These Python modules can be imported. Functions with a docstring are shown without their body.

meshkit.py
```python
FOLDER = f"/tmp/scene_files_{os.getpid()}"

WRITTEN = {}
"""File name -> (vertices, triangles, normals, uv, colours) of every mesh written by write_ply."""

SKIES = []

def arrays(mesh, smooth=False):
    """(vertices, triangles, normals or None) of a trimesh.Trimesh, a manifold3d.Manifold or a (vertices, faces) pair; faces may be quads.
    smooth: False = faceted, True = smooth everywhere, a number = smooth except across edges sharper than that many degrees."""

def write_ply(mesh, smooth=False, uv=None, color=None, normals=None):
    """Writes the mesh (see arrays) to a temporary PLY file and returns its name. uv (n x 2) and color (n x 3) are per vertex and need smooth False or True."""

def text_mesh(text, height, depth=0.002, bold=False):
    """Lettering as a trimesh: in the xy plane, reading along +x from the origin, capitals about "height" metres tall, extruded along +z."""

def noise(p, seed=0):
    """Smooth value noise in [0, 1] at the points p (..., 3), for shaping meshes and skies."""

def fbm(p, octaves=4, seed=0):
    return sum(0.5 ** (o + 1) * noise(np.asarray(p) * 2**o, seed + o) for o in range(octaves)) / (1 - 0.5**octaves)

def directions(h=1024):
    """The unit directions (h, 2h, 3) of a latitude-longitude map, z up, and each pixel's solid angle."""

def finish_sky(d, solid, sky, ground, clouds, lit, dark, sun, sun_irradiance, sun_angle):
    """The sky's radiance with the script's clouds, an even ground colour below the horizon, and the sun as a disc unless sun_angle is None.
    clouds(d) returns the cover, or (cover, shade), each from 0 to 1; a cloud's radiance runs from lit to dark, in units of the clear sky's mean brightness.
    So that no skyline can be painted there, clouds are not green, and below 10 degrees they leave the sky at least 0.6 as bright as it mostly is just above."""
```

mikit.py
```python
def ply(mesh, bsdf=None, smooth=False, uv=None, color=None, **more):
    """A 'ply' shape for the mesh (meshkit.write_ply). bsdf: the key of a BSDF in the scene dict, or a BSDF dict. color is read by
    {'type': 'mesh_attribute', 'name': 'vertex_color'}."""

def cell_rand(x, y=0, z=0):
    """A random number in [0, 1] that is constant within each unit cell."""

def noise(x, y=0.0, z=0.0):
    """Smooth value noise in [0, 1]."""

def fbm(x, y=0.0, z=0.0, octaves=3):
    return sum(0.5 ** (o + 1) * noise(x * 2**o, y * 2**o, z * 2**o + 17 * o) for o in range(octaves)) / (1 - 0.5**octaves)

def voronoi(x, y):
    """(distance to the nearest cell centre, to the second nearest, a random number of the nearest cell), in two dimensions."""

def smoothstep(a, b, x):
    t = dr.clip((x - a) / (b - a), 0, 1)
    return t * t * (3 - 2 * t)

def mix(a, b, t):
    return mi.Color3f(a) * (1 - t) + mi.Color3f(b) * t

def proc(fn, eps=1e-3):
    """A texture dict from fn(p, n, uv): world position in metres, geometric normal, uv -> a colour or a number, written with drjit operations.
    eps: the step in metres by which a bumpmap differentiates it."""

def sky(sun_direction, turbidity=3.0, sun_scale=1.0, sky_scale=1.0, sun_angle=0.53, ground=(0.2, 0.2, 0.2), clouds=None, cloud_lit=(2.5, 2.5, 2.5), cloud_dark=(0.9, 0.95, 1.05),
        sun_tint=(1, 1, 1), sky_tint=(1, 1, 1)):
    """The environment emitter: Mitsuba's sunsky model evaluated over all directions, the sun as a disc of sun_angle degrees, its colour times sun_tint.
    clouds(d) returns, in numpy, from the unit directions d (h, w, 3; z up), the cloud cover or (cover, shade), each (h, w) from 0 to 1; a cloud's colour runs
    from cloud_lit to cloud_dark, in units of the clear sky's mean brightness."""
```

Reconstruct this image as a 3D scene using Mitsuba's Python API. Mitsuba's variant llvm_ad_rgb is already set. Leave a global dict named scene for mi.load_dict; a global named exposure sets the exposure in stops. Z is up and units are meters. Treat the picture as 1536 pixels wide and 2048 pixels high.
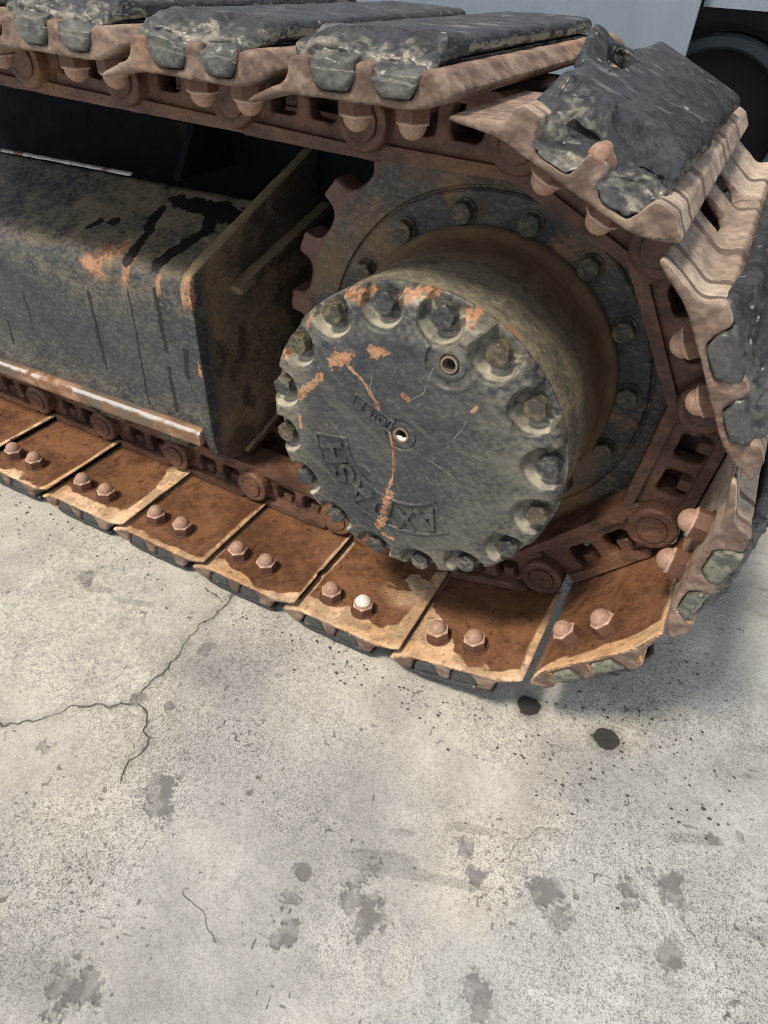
import math, random
import numpy as np, trimesh, mitsuba as mi, drjit as dr, mikit, meshkit
from manifold3d import Manifold, CrossSection, Mesh, set_circular_segments
from mikit import noise, fbm, smoothstep, mix, cell_rand, voronoi

PI = math.pi
T = mi.ScalarTransform4f
scene, labels = {'type': 'scene'}, {}

# ------------------------------------------------------------------ camera, light, exposure
CAM = np.array([1.0775, -0.5285, 0.7419])
yaw, pitch, roll, FPX = -0.4442, 0.7031, 0.0685, 1309.0
fw = np.array([math.sin(yaw)*math.cos(pitch), math.cos(yaw)*math.cos(pitch), -math.sin(pitch)])
rt = np.cross(fw, [0, 0, 1]); rt /= np.linalg.norm(rt); up0 = np.cross(rt, fw)
up = -math.sin(roll)*rt + math.cos(roll)*up0
scene['camera'] = {'type': 'perspective', 'fov': 2*math.degrees(math.atan(768/FPX)), 'fov_axis': 'x', 'near_clip': 0.02, 'far_clip': 500.0,
    'to_world': T().look_at(origin=CAM.tolist(), target=(CAM+fw).tolist(), up=up.tolist())}
scene['sky'] = mikit.sky((-0.26, -0.44, 0.86), turbidity=3, sun_scale=0.72, sun_angle=10.0, sun_tint=(0.95, 0.98, 1.02),
    clouds=lambda d: 0.55 + 0.3*meshkit.fbm(d*2.5, 3, 4), cloud_lit=(2.45, 2.45, 2.45))
exposure = 1.78

# ------------------------------------------------------------------ helpers
def V3(x): return np.asarray(x, float)
def to_man(m): return Manifold(Mesh(np.asarray(m.vertices, np.float32), np.asarray(m.faces, np.uint32)))
def tri(m):
    q = m.to_mesh(); return trimesh.Trimesh(q.vert_properties[:, :3].astype(float), q.tri_verts, process=False)
def yext(poly, y0, y1):
    """(s,t) polygon(s) extruded along y: x = s, z = t."""
    cs = poly if isinstance(poly, CrossSection) else CrossSection([np.asarray(poly, float)])
    m = cs.extrude(y1-y0).transform(np.array([[1, 0, 0, 0], [0, 0, 1, y0], [0, 1, 0, 0]], float))
    return m
def xext(poly, x0, x1):
    """(y,z) polygon extruded along x."""
    cs = CrossSection([np.asarray(poly, float)])
    return cs.extrude(x1-x0).transform(np.array([[0, 0, 1, x0], [1, 0, 0, 0], [0, 1, 0, 0]], float))
def fixcs(poly):
    p = np.asarray(poly, float)
    a = 0.5*np.sum(p[:, 0]*np.roll(p[:, 1], -1)-np.roll(p[:, 0], -1)*p[:, 1])
    return p if a > 0 else p[::-1]
def cyl_y(x, z, r, y0, y1, r2=None, n=48):
    m = Manifold.cylinder(y1-y0, r, r if r2 is None else r2, n)
    return m.transform(np.array([[1, 0, 0, x], [0, 0, 1, y0], [0, 1, 0, z]], float))
def box(x0, x1, y0, y1, z0, z1): return Manifold.cube([x1-x0, y1-y0, z1-z0]).translate([x0, y0, z0])
def cast(m, edge, it=6, amp=0.0, freq=60, seed=0):
    """Refine and smooth a manifold so that it looks cast or worn."""
    t = tri(m.refine_to_length(edge))
    t = trimesh.Trimesh(t.vertices, t.faces, process=True)
    trimesh.smoothing.filter_taubin(t, lamb=0.5, nu=0.52, iterations=it)
    if amp:
        n = t.vertex_normals
        d = meshkit.fbm(t.vertices*freq, 3, seed)-0.5
        t.vertices = t.vertices + n*(d*2*amp)[:, None]
    return t
def chaikin(p, it=2):
    p = np.asarray(p, float)
    for _ in range(it):
        q = np.roll(p, -1, 0); p = np.stack([0.75*p+0.25*q, 0.25*p+0.75*q], 1).reshape(-1, 2)
    return p
def numbered(name):
    if name not in used: used.add(name); return name
    k = 1
    while '%s_%03d' % (name, k) in used: k += 1
    used.add('%s_%03d' % (name, k)); return '%s_%03d' % (name, k)
used = set()
def mat4(M): return T(np.asarray(M, float).tolist())
def add(name, shape, parent=None, label=None, M=None):
    key = numbered((parent+'__' if parent else '')+name)
    s = dict(shape)
    if M is not None: s['to_world'] = mat4(M)
    scene[key] = s
    if label: labels.setdefault(key, {})['label'] = label
    return key
def frame_y(x, z, ang, y=0.0):
    c, s = math.cos(ang), math.sin(ang)
    return np.array([[c, 0, -s, x], [0, 1, 0, y], [s, 0, c, z], [0, 0, 0, 1.0]])
def segdist(px, py, pts):
    d = mi.Float(1e3)
    for (ax, ay), (bx, by) in zip(pts[:-1], pts[1:]):
        ex, ey = bx-ax, by-ay; L = ex*ex+ey*ey+1e-12
        t = dr.clip(((px-ax)*ex+(py-ay)*ey)/L, 0, 1)
        d = dr.minimum(d, dr.sqrt(dr.square(px-ax-t*ex)+dr.square(py-ay-t*ey)))
    return d

# ------------------------------------------------------------------ materials
def principled(key, col, rough, bump=None, bscale=1.0, eps=1e-3, metallic=0.0, spec=0.5):
    b = {'type': 'principled', 'base_color': mikit.proc(col) if callable(col) else {'type': 'rgb', 'value': list(col)},
         'roughness': mikit.proc(rough) if callable(rough) else rough, 'metallic': metallic, 'specular': spec}
    if bump is not None:
        b = {'type': 'bumpmap', 'tex': mikit.proc(bump, eps), 'scale': bscale, 'nested': b}
    scene[key] = {'type': 'twosided', 'inner': b}

# --- concrete
CRACK = [(.60, .06), (.572, .0), (.567, -.05), (.564, -.093), (.571, -.12), (.569, -.152), (.575, -.19), (.575, -.215), (.55, -.246), (.538, -.245), (.521, -.257), (.505, -.28), (.488, -.298), (.452, -.33), (.40, -.35)]
CRACK2 = [(.575, -.215), (.60, -.225), (.613, -.238), (.633, -.25), (.638, -.264), (.630, -.285), (.642, -.307)]
CRACK3 = [(1.085, -.17), (1.10, -.135), (1.114, -.112), (1.13, -.10)]
CRACK4 = [(.793, -.372), (.82, -.374), (.854, -.389)]
SPOTS = [(.691, -.301, .020), (.709, -.312, .015), (.893, -.289, .008), (.899, -.318, .010), (.961, -.249, .014), (.978, -.290, .021), (.957, -.288, .014), (.911, -.347, .014), (.905, -.36, .009),
         (1.145, -.176, .016), (1.162, -.186, .012), (1.224, -.123, .015), (1.27, -.101, .017), (1.04, -.173, .010), (1.065, -.197, .013), (.521, -.322, .011), (.342, -.081, .014), (.35, -.09, .012),
         (.762, -.491, .022), (1.11, -.296, .018), (1.276, -.17, .012), (.60, -.10, .010), (.62, -.20, .005), (1.24, -.09, .006), (1.30, -.02, .006), (1.33, .0, .005)]
DRIPS = [(1.048, .047, .0165), (1.156, .05, .0175)]
def conc_masks(p):
    x, y = p.x, p.y
    wob = (fbm(x*60, y*60, 3.0, 4)-.5)
    spot = mi.Float(0)
    for (a, b, r) in SPOTS:
        d = dr.sqrt(dr.square(x-a)+dr.square((y-b)*1.0))
        spot = dr.maximum(spot, smoothstep(r*1.25, r*.55, d+wob*r*2.6+(noise(x*330, y*330, 6.)-.5)*r*.9))
    drip = mi.Float(0)
    for (a, b, r) in DRIPS:
        d = dr.sqrt(dr.square(x-a)+dr.square(y-b))
        drip = dr.maximum(drip, smoothstep(r*1.06, r*.94, d+(fbm(x*110, y*110, 1., 3)-.5)*.007))
    wx = (fbm(x*45, y*45, 7.0, 3)-.5)*.022+(noise(x*300, y*300, 1.)-.5)*.0035
    wy = (fbm(x*45, y*45, 27.0, 3)-.5)*.022
    cr = segdist(x+wx, y+wy, CRACK); c2 = segdist(x+wx, y+wy, CRACK2); c3 = segdist(x+wx, y+wy, CRACK3+[]); c4 = segdist(x+wx*.5, y+wy*.5, CRACK4)
    wv = .0002+.0009*smoothstep(.3, .8, noise(x*60, y*60, 9.))
    crack = dr.maximum(smoothstep(wv+.0007, wv*.4, cr), dr.maximum(.85*smoothstep(.0012, .0004, c2), .35*dr.maximum(smoothstep(.0012, .0004, c3), smoothstep(.001, .0004, c4))))
    chip = smoothstep(.011, .007, dr.sqrt(dr.square(x-.577)+dr.square(y+.213))+wob*.02)
    crack = dr.maximum(crack, chip*.55)
    return spot, drip, crack
def conc_speck(p):
    x, y = p.x, p.y
    u, v = .8*x+.6*y, .8*y-.6*x
    q, r = .5*x-.866*y, .5*y+.866*x
    return noise(x*1000, y*1000, 2.)*.42+noise(u*1700, v*1700, 8.)*.22+noise(q*560, r*560, 5.)*.20+noise(u*240, v*240, 6.)*.16
def conc_col(p, n, uv):
    x, y = p.x, p.y
    L = fbm(x*2.2+3, y*2.2, 1., 4); M = fbm(x*9, y*9, 4., 4)
    warm = mi.Color3f(.475, .47, .425); cool = mi.Color3f(.395, .41, .42); dark = mi.Color3f(.30, .305, .31)
    edge = smoothstep(1.09, 1.17, x-.38*(y+.2)*-1.*0-.0+ (y+.28)*-.4*0 + (M-.5)*.10+(y+.13)*-.42)
    c = mix(warm, cool, dr.clip(edge*.8+smoothstep(.45, .7, L)*.55, 0, 1))
    c = mix(c, dark, smoothstep(.46, .74, M*.7+L*.3)*.6)
    blotch = fbm(x*22, y*22, 14., 3)
    c = c*(.84+.32*blotch)
    s = conc_speck(p)
    cov = .30+.34*fbm(x*5, y*5, 21., 3)
    gr = .55+.9*smoothstep(.3, .7, fbm(x*6+9, y*6, 81., 3))
    c = c*(1.05-(.36*smoothstep(.42+.13*(1-cov), .68, s)-.18*smoothstep(.46, .28, s))*gr)
    pit = smoothstep(.82, .90, noise(x*210+y*60, y*210-x*60, 31.)*.72+noise(x*30, y*30, 33.)*.3)
    c = c*(1-.5*pit)
    spot, drip, crack = conc_masks(p)
    # aggregate patches where the skin has worn off
    c = mix(c, mi.Color3f(.165, .165, .17)*(.6+.8*s), spot*.88*(.55+.45*smoothstep(.35, .6, fbm(x*70, y*70, 66., 2))))
    for (a_, b_, r_) in DRIPS:
        c = c*(1-.30*smoothstep(r_*1.7, r_*.95, dr.sqrt(dr.square(x-a_)+dr.square(y-b_))+.012*(blotch-.5)))
    c = mix(c, mi.Color3f(.045, .045, .042)*(.55+.9*s), drip)
    hal = dr.minimum(segdist(x, y, CRACK), segdist(x, y, CRACK2)+.004)
    c = c*(1-.16*smoothstep(.016, .002, hal+.012*(blotch-.5)))
    c = mix(c, mi.Color3f(.11, .11, .10), crack*.85)
    # dirt halos and long trowel marks
    c = c*(1-.22*smoothstep(.55, .85, fbm(x*3.1+1, y*3.1, 51., 3)+.12*(s-.5)))
    tw = noise((x*.35+y)*8, (x-.35*y)*70+3*L, 47.)
    c = c*(1+.07*(tw-.5))
    # scuffs
    sc = smoothstep(.78, .86, noise(x*14+y*3, y*60-x*22, 41.))*smoothstep(.55, .7, noise(x*5, y*5, 43.))
    c = c*(1-.22*sc)
    return c
def conc_bump(p, n, uv):
    spot, drip, crack = conc_masks(p)
    return conc_speck(p)*.0011+.0012*noise(p.x*120, p.y*120, 3.)-.0014*spot-.004*crack
principled('m_concrete', conc_col, .82, conc_bump, 1.0, 6e-4, spec=.25)

# --- rust steel of the shoes
SHOE_X0, PITCH = .0035, .1715
def rust_noise(p): return fbm(p.x*40, p.y*40, p.z*40, 4)
def puddle(p):
    """1 where water still stands on the lower shoes (flat plates near the ground), by shoe number along the chain."""
    x, y = p.x, p.y
    k = dr.floor((x-SHOE_X0)/PITCH); u = (x-SHOE_X0)/PITCH-k        # u = 1 at the lip
    w = (fbm(x*26, y*26, k*3.7, 4)-.5)
    w2 = (fbm(x*34+5, y*14, k*5.1, 4)-.5)
    front = dr.select(k == 1, .030, dr.select(k == 2, .008, dr.select(k == 3, .013, dr.select(k == 4, .034, dr.select(k == 5, .012+.085*smoothstep(.55, .05, u), dr.select(k == 6, .014, .010))))))
    right = dr.select(k == 1, .010, dr.select(k == 4, .010, .0035))
    d = dr.minimum(y-front+w*.045, (1-u)*PITCH-right*(.3+2.2*noise(y*18, k*9.))+w2*.010)
    d = dr.minimum(d, u*PITCH-.002-.012*dr.abs(w2)+w*.008)
    d = dr.minimum(d, dr.select(k == 6, 1.152-x+w*.012, 1.))
    # islands of dry crust
    isl = dr.select(k == 4, smoothstep(.58, .60, fbm(x*24, y*30, 91., 3))*smoothstep(.45, .8, u)*smoothstep(.07, .10, y), 0.)
    isl = dr.maximum(isl, dr.select(k == 1, smoothstep(.5, .53, noise(x*16+3, y*12, 77.)*.5+(u-.60)*1.6+w*.5)*smoothstep(.07, .10, y), 0.))
    return smoothstep(0, .004, d)*(1-isl)*smoothstep(.8, .9, dr.abs(1.0))
def low(p, n): return smoothstep(.30, .24, p.z)*smoothstep(.14, .28, n.z)
def shoe_col(p, n, uv):
    N = rust_noise(p); B = fbm(p.x*12, p.y*12, p.z*12, 3); F = noise(p.x*300, p.y*300, p.z*300)
    N2 = fbm(p.x*130, p.y*130, p.z*130, 3)
    c = mix(mi.Color3f(.150, .095, .073), mi.Color3f(.325, .235, .182), smoothstep(.34, .66, N*.35+B*.25+N2*.4))
    c = mix(c, mi.Color3f(.38, .19, .09), smoothstep(.55, .78, fbm(p.x*9+7, p.y*9, p.z*9, 4)*.7+N2*.3)*.5)
    c = mix(c, mi.Color3f(.12, .078, .064), smoothstep(.58, .74, fbm(p.x*24+2, p.y*24, p.z*24+4, 3))*.6)
    # water runs down the outer faces of the upper shoes in bands
    wv = p.y+.012*(fbm(p.x*16, p.y*4, p.z*16, 3)-.5)
    bd = mi.Float(1e3)
    for y0, w in ((.014, .004), (.050, .006), (.135, .011), (.295, .010), (.335, .005), (.445, .008)):
        bd = dr.minimum(bd, dr.abs(wv-y0)/w)
    run = smoothstep(1.05, .7, bd+1.1*(fbm(p.x*24+p.z*14, p.y*9, 6., 2)-.5)+.5*(N2-.5))*smoothstep(.30, .38, p.z)*smoothstep(.1, .3, n.z+.25*n.x)*smoothstep(.86, .96, p.x)*smoothstep(-.75, -.35, n.y)
    pale = smoothstep(.86, .96, p.x)*smoothstep(.30, .38, p.z)*smoothstep(.0, .3, n.z+.2)*smoothstep(-.75, -.35, n.y)
    c = mix(c, mi.Color3f(.52, .425, .345)*(.6+.8*N2), pale*(.35+.5*smoothstep(.4, .6, B)))
    c = mix(c, mi.Color3f(.135, .092, .076), run*.9)
    # the floor of the lower run
    g = low(p, n); w = puddle(p); x_, y_ = p.x, p.y
    dry = mix(mi.Color3f(.47, .29, .155), mi.Color3f(.60, .42, .27), smoothstep(.35, .65, B*.5+N*.5))*(.82+.32*F)
    wet = mix(mi.Color3f(.100, .047, .026), mi.Color3f(.215, .108, .060), smoothstep(.3, .7, N*.35+B*.35+N2*.3))*(.85+.3*F)
    speck = smoothstep(.86, .9, noise(p.x*180, p.y*180, 4.))
    damp = smoothstep(.1, .9, fbm(x_*20, y_*20, 61., 3)+.25*N2)
    dry = dry*(.72+.42*smoothstep(.35, .65, fbm(x_*55, y_*55, 12., 4)))
    wet = mix(wet, mi.Color3f(.25, .125, .06), smoothstep(.58, .75, fbm(x_*11+2, y_*17, 71., 3))*.5)
    flo = mix(dry, wet, w)*(1-.45*speck)*(.92+.16*damp)
    c = mix(c*(.74+.26*F)*mi.Color3f(.93, .96, .97), flo, g)
    return c
def shoe_rough(p, n, uv): return dr.lerp(mi.Float(.72), mi.Float(.20)+.22*fbm(p.x*30, p.y*30, 1., 2), low(p, n)*puddle(p))
def shoe_bump(p, n, uv):
    g = low(p, n)*puddle(p)
    return (fbm(p.x*220, p.y*220, p.z*220, 3)*.0014+fbm(p.x*60, p.y*60, p.z*60, 2)*.0016)*(1-.75*g)
principled('m_shoe', shoe_col, shoe_rough, shoe_bump, 1.0, 8e-4)
# --- darker greasy rust of links and sprocket teeth
def link_col(p, n, uv):
    return link_col0(p)*.86
def link_col0(p):
    N = fbm(p.x*45, p.y*45, p.z*45, 4); B = fbm(p.x*14, p.y*14, p.z*14, 3); F = noise(p.x*280, p.y*280, p.z*280)
    c = mix(mi.Color3f(.085, .043, .030), mi.Color3f(.20, .105, .070), smoothstep(.3, .7, N*.5+B*.5))
    c = mix(c, mi.Color3f(.28, .14, .06), smoothstep(.58, .74, B)*.5)
    c = mix(c, mi.Color3f(.045, .03, .026), smoothstep(.6, .8, fbm(p.x*25+3, p.y*25, p.z*25, 3))*.7)
    return c*(.8+.4*F)
def link_bump(p, n, uv): return fbm(p.x*200, p.y*200, p.z*200, 3)*.0016+fbm(p.x*60, p.y*60, p.z*60, 2)*.0018
principled('m_link', link_col, lambda p, n, uv: .42+.3*fbm(p.x*30, p.y*30, p.z*30, 2), link_bump, 1.0, 8e-4)
def nut_col(p, n, uv):
    N = fbm(p.x*90, p.y*90, p.z*90, 3)
    M = fbm(p.x*260, p.y*260, p.z*260, 3)
    c = mix(mi.Color3f(.19, .105, .075), mi.Color3f(.40, .265, .195), smoothstep(.25, .75, N*.6+M*.4))
    return mix(c, mi.Color3f(.10, .055, .04), smoothstep(.56, .72, fbm(p.x*60, p.y*60, p.z*60+9, 3)*.6+M*.4)*.45)
principled('m_nut', nut_col, .6, link_bump, .22, 8e-4)
# --- dark paint with dried mud
def paint_base(p, k=1.0):
    n1 = fbm(p.x*9, p.y*9, p.z*9, 4); n2 = fbm(p.x*42, p.y*42, p.z*42, 4); n3 = fbm(p.x*210, p.y*210, p.z*210, 4)
    c = mix(mi.Color3f(.024, .030, .035), mi.Color3f(.062, .069, .074), smoothstep(.2, .8, n2*.35+n3*.65))
    d = smoothstep(.36, .72, n1*.45+n2*.2+n3*.35)
    c = mix(c, mi.Color3f(.225, .195, .14), d*.50*k)
    c = mix(c, mi.Color3f(.235, .22, .18), smoothstep(.56, .66, n3*.75+n2*.25)*(.12+.5*d)*k)
    return c, n1, n2, n3
STROKES = [([(.7494, .4118), (.7600, .4200), (.7686, .4252)], .0075), ([(.7688, .4149), (.7869, .4044), (.7984, .3905), (.8087, .3759)], .0024), ([(.7057, .3565), (.7199, .3755), (.735, .3927)], .0048),
    ([(.7961, .4406), (.8115, .4424)], .006), ([(.8226, .352), (.828, .3332), (.8315, .3035), (.8276, .2758)], .0026), ([(.8276, .2758), (.8237, .2325), (.8144, .2137)], .0055),
    ([(.7065, .3357), (.7074, .3174)], .0026), ([(.8245, .2034), (.8356, .2012)], .003), ([(.8339, .4005), (.8407, .3974)], .003), ([(.9136, .4134), (.9105, .407)], .0022), ([(.7714, .1899), (.773, .1907)], .004),
    ([(.7558, .4827), (.7838, .4906)], .0058), ([(.8202, .4982), (.847, .5024)], .0058), ([(.8858, .4926), (.8947, .4927)], .005), ([(.6801, .3944), (.6867, .4046)], .006), ([(.7148, .4461), (.7177, .4506)], .004), ([(.669, .36), (.672, .372)], .004)]
SCRATCH = [[(.8567, .338), (.8874, .3287), (.9157, .3157)], [(.8642, .4405), (.8575, .4106), (.8408, .396)], [(.9136, .4134), (.8953, .3696)], [(.80, .42), (.79, .36)], [(.74, .35), (.80, .29)], [(.77, .34), (.82, .28)]]
def cover_col(p, n, uv):
    c, n1, n2, n3 = paint_base(p, .30)
    c = c*.9+mi.Color3f(.004, .006, .009)
    # pale mud left in the ring round the screws
    r = dr.sqrt(dr.square(p.x-.8358)+dr.square(p.z-.3291))
    ring = smoothstep(.118, .155, r+.03*(n1-.5))
    c = mix(c, mi.Color3f(.27, .25, .19)*(.6+.8*n2), ring*smoothstep(.34, .68, n2*.25+n1*.3+n3*.45)*.48)
    c = mix(c, mi.Color3f(.19, .18, .135), smoothstep(.0, .08, p.x-.8358-.02+.06*(n1-.5))*smoothstep(.36, .66, n1*.4+n2*.2+n3*.4)*.38)
    pock_light = smoothstep(.0135, .018, p.y)*smoothstep(.034, .028, p.y)*smoothstep(.15, .45, n.z)*smoothstep(.171, .166, r)  # upward scoop walls painted pale, as if catching light from above
    c = mix(c, mi.Color3f(.48, .45, .36)*(.7+.6*n3), pock_light*(.35+.65*smoothstep(.3, .55, n2))*.85)
    wipe = noise(p.x*22-p.z*16, p.x*60+p.z*110, 3.)
    c = mix(c, mi.Color3f(.125, .125, .10), smoothstep(.60, .85, wipe*.75+n3*.25)*.45)
    d = mi.Float(1e3)
    for pts, w in STROKES:
        d = dr.minimum(d, segdist(p.x, p.z, pts)/w)
    jag = (fbm(p.x*130, p.z*130, p.y*60, 3)-.5)*2.6+(noise(p.x*420, p.z*420)-.5)*.8
    m = smoothstep(1.0, .65, d+jag+(n3-.5)*1.2)*smoothstep(.06, .04, p.y)
    c = mix(c, mix(mi.Color3f(.16, .07, .035), mi.Color3f(.46, .265, .155), smoothstep(.3, .6, n3*.6+n2*.4)), m)
    s = mi.Float(1e3)
    for pts in SCRATCH: s = dr.minimum(s, segdist(p.x+.004*(n2-.5), p.z+.004*(n1-.5), pts))
    c = mix(c, mi.Color3f(.30, .28, .23), smoothstep(.0008, .0003, s)*.55*smoothstep(.3, .6, noise(p.x*90, p.z*90)))
    return c
def drum_col(p, n, uv):
    c, n1, n2, n3 = paint_base(p, .8)
    c = mix(c, mi.Color3f(.22, .20, .145)*(.7+.6*n3), .42)
    st = noise(p.y*90+4*n1, p.x*8+p.z*6, 2.)
    c = mix(c, mi.Color3f(.30, .265, .185), smoothstep(.38, .68, st*.35+n2*.3+n3*.35)*.62)
    c = mix(c, mi.Color3f(.20, .135, .07)*(.6+.8*n2), smoothstep(.10, .19, p.y+.05*(n1-.5))*.85)
    c = mix(c, mi.Color3f(.38, .16, .06), smoothstep(.66, .72, n1*.4+n2*.6)*.6)
    return c
def frame_col(p, n, uv):
    c, n1, n2, n3 = paint_base(p, .30)
    c = c*.82+mi.Color3f(.002, .005, .010)
    fringe = dr.maximum(smoothstep(.235, .155, p.z+.05*(n1-.5)), smoothstep(.30, .37, p.z+.05*(n1-.5)))
    c = mix(c, mi.Color3f(.22, .195, .135), fringe*smoothstep(.36, .68, n2*.3+n3*.45+n1*.25)*.5)
    # dusty top, drips down the face, chipped bend
    top = smoothstep(.35, .7, n.z)
    c = mix(c, mi.Color3f(.20, .165, .105)*(.6+.8*n2), top*smoothstep(.34, .66, n1*.4+n2*.3+n3*.3)*.7)
    d = mi.Float(1e3)
    wob = .006*(fbm(p.z*25, p.x*6, 4., 2)-.5)
    for pts, w in (([(.254, .335), (.256, .209)], .0045), ([(.339, .38), (.338, .27), (.336, .17)], .0022), ([(.392, .372), (.394, .30), (.395, .28)], .0052), ([(.395, .25), (.394, .178)], .0048), ([(.433, .29), (.430, .244)], .0052), ([(.034, .232), (.030, .191)], .004), ([(.10, .30), (.10, .25)], .003), ([(-.06, .33), (-.055, .22)], .003)):
        d = dr.minimum(d, segdist(p.x+wob, p.z, pts)/w)
    drip = smoothstep(1.15, .6, d+(n3-.5)*1.0+(n2-.5)*.9)*smoothstep(.16, .13, p.y)
    c = mix(c, mi.Color3f(.010, .011, .012), drip*.92)
    ch = mi.Float(1e3)
    for pts, w in (([(.27, .118), (.315, .150)], .017), ([(.338, .118), (.342, .150)], .009), ([(.398, .118), (.40, .122)], .0055), ([(.455, .11), (.466, .112)], .005)):
        ch = dr.minimum(ch, segdist(p.x, p.y, pts)/w)
    m = smoothstep(1.05, .6, ch+(fbm(p.x*90, p.y*60, p.z*60, 3)-.5)*2.4+(n3-.5)*1.8)*smoothstep(.355, .378, p.z)
    c = mix(c, mix(mi.Color3f(.12, .06, .04), mi.Color3f(.48, .27, .155), smoothstep(.3, .62, n2*.5+n3*.5)), m)
    oil = mi.Float(1e3)
    for pts, w in (([(.222, .172), (.232, .19)], .008), ([(.252, .194), (.258, .198)], .009), ([(.31, .24), (.328, .19), (.333, .155), (.337, .135)], .010), ([(.40, .245), (.416, .216), (.395, .165), (.392, .14)], .012), ([(.33, .26), (.44, .255)], .022)):
        oil = dr.minimum(oil, segdist(p.x, p.y, pts)/w)
    o = smoothstep(1.05, .85, oil+(n2-.5)*2.0+(n1-.5)*1.6+(n3-.5)*.6)*smoothstep(.37, .385, p.z)
    c = mix(c, mi.Color3f(.008, .008, .009), o)
    # the end plate: top edge painted lighter in place of skylight, chipped front edge
    ed = smoothstep(.4497, .4503, p.x)
    c = mix(c, mi.Color3f(.27, .215, .13)*(.5+1.0*n2), ed*smoothstep(.25, .5, n.z)*.85)
    c = mix(c, mi.Color3f(.46, .22, .10), ed*smoothstep(-.5, -.8, n.y)*smoothstep(.62, .68, fbm(p.x*60, p.z*22, 3., 3)+.12*(n3-.5)))
    e = smoothstep(.462, .466, p.x)*smoothstep(.5, .3, n.z)
    brown = mix(mi.Color3f(.26, .19, .11), mi.Color3f(.11, .10, .08), smoothstep(.36, .64, n2*.3+n1*.3+n3*.4))
    c = mix(c, brown, e*smoothstep(.125, .15, p.y)*.85)
    oz = .75*smoothstep(.56, .74, fbm(p.y*17+3, p.z*11, 8., 3)+.15*(n3-.5)+.35*smoothstep(.17, .10, p.z)+.25*smoothstep(.36, .40, p.z))
    c = mix(c, mi.Color3f(.012, .011, .011), e*oz*.8*smoothstep(.13, .15, p.y))
    return c
def frame_rough(p, n, uv): return .30+.35*fbm(p.x*20, p.y*20, p.z*20, 3)
def paint_bump(p, n, uv): return fbm(p.x*180, p.y*180, p.z*180, 3)*.0007+fbm(p.x*40, p.y*40, p.z*40, 2)*.0016
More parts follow.
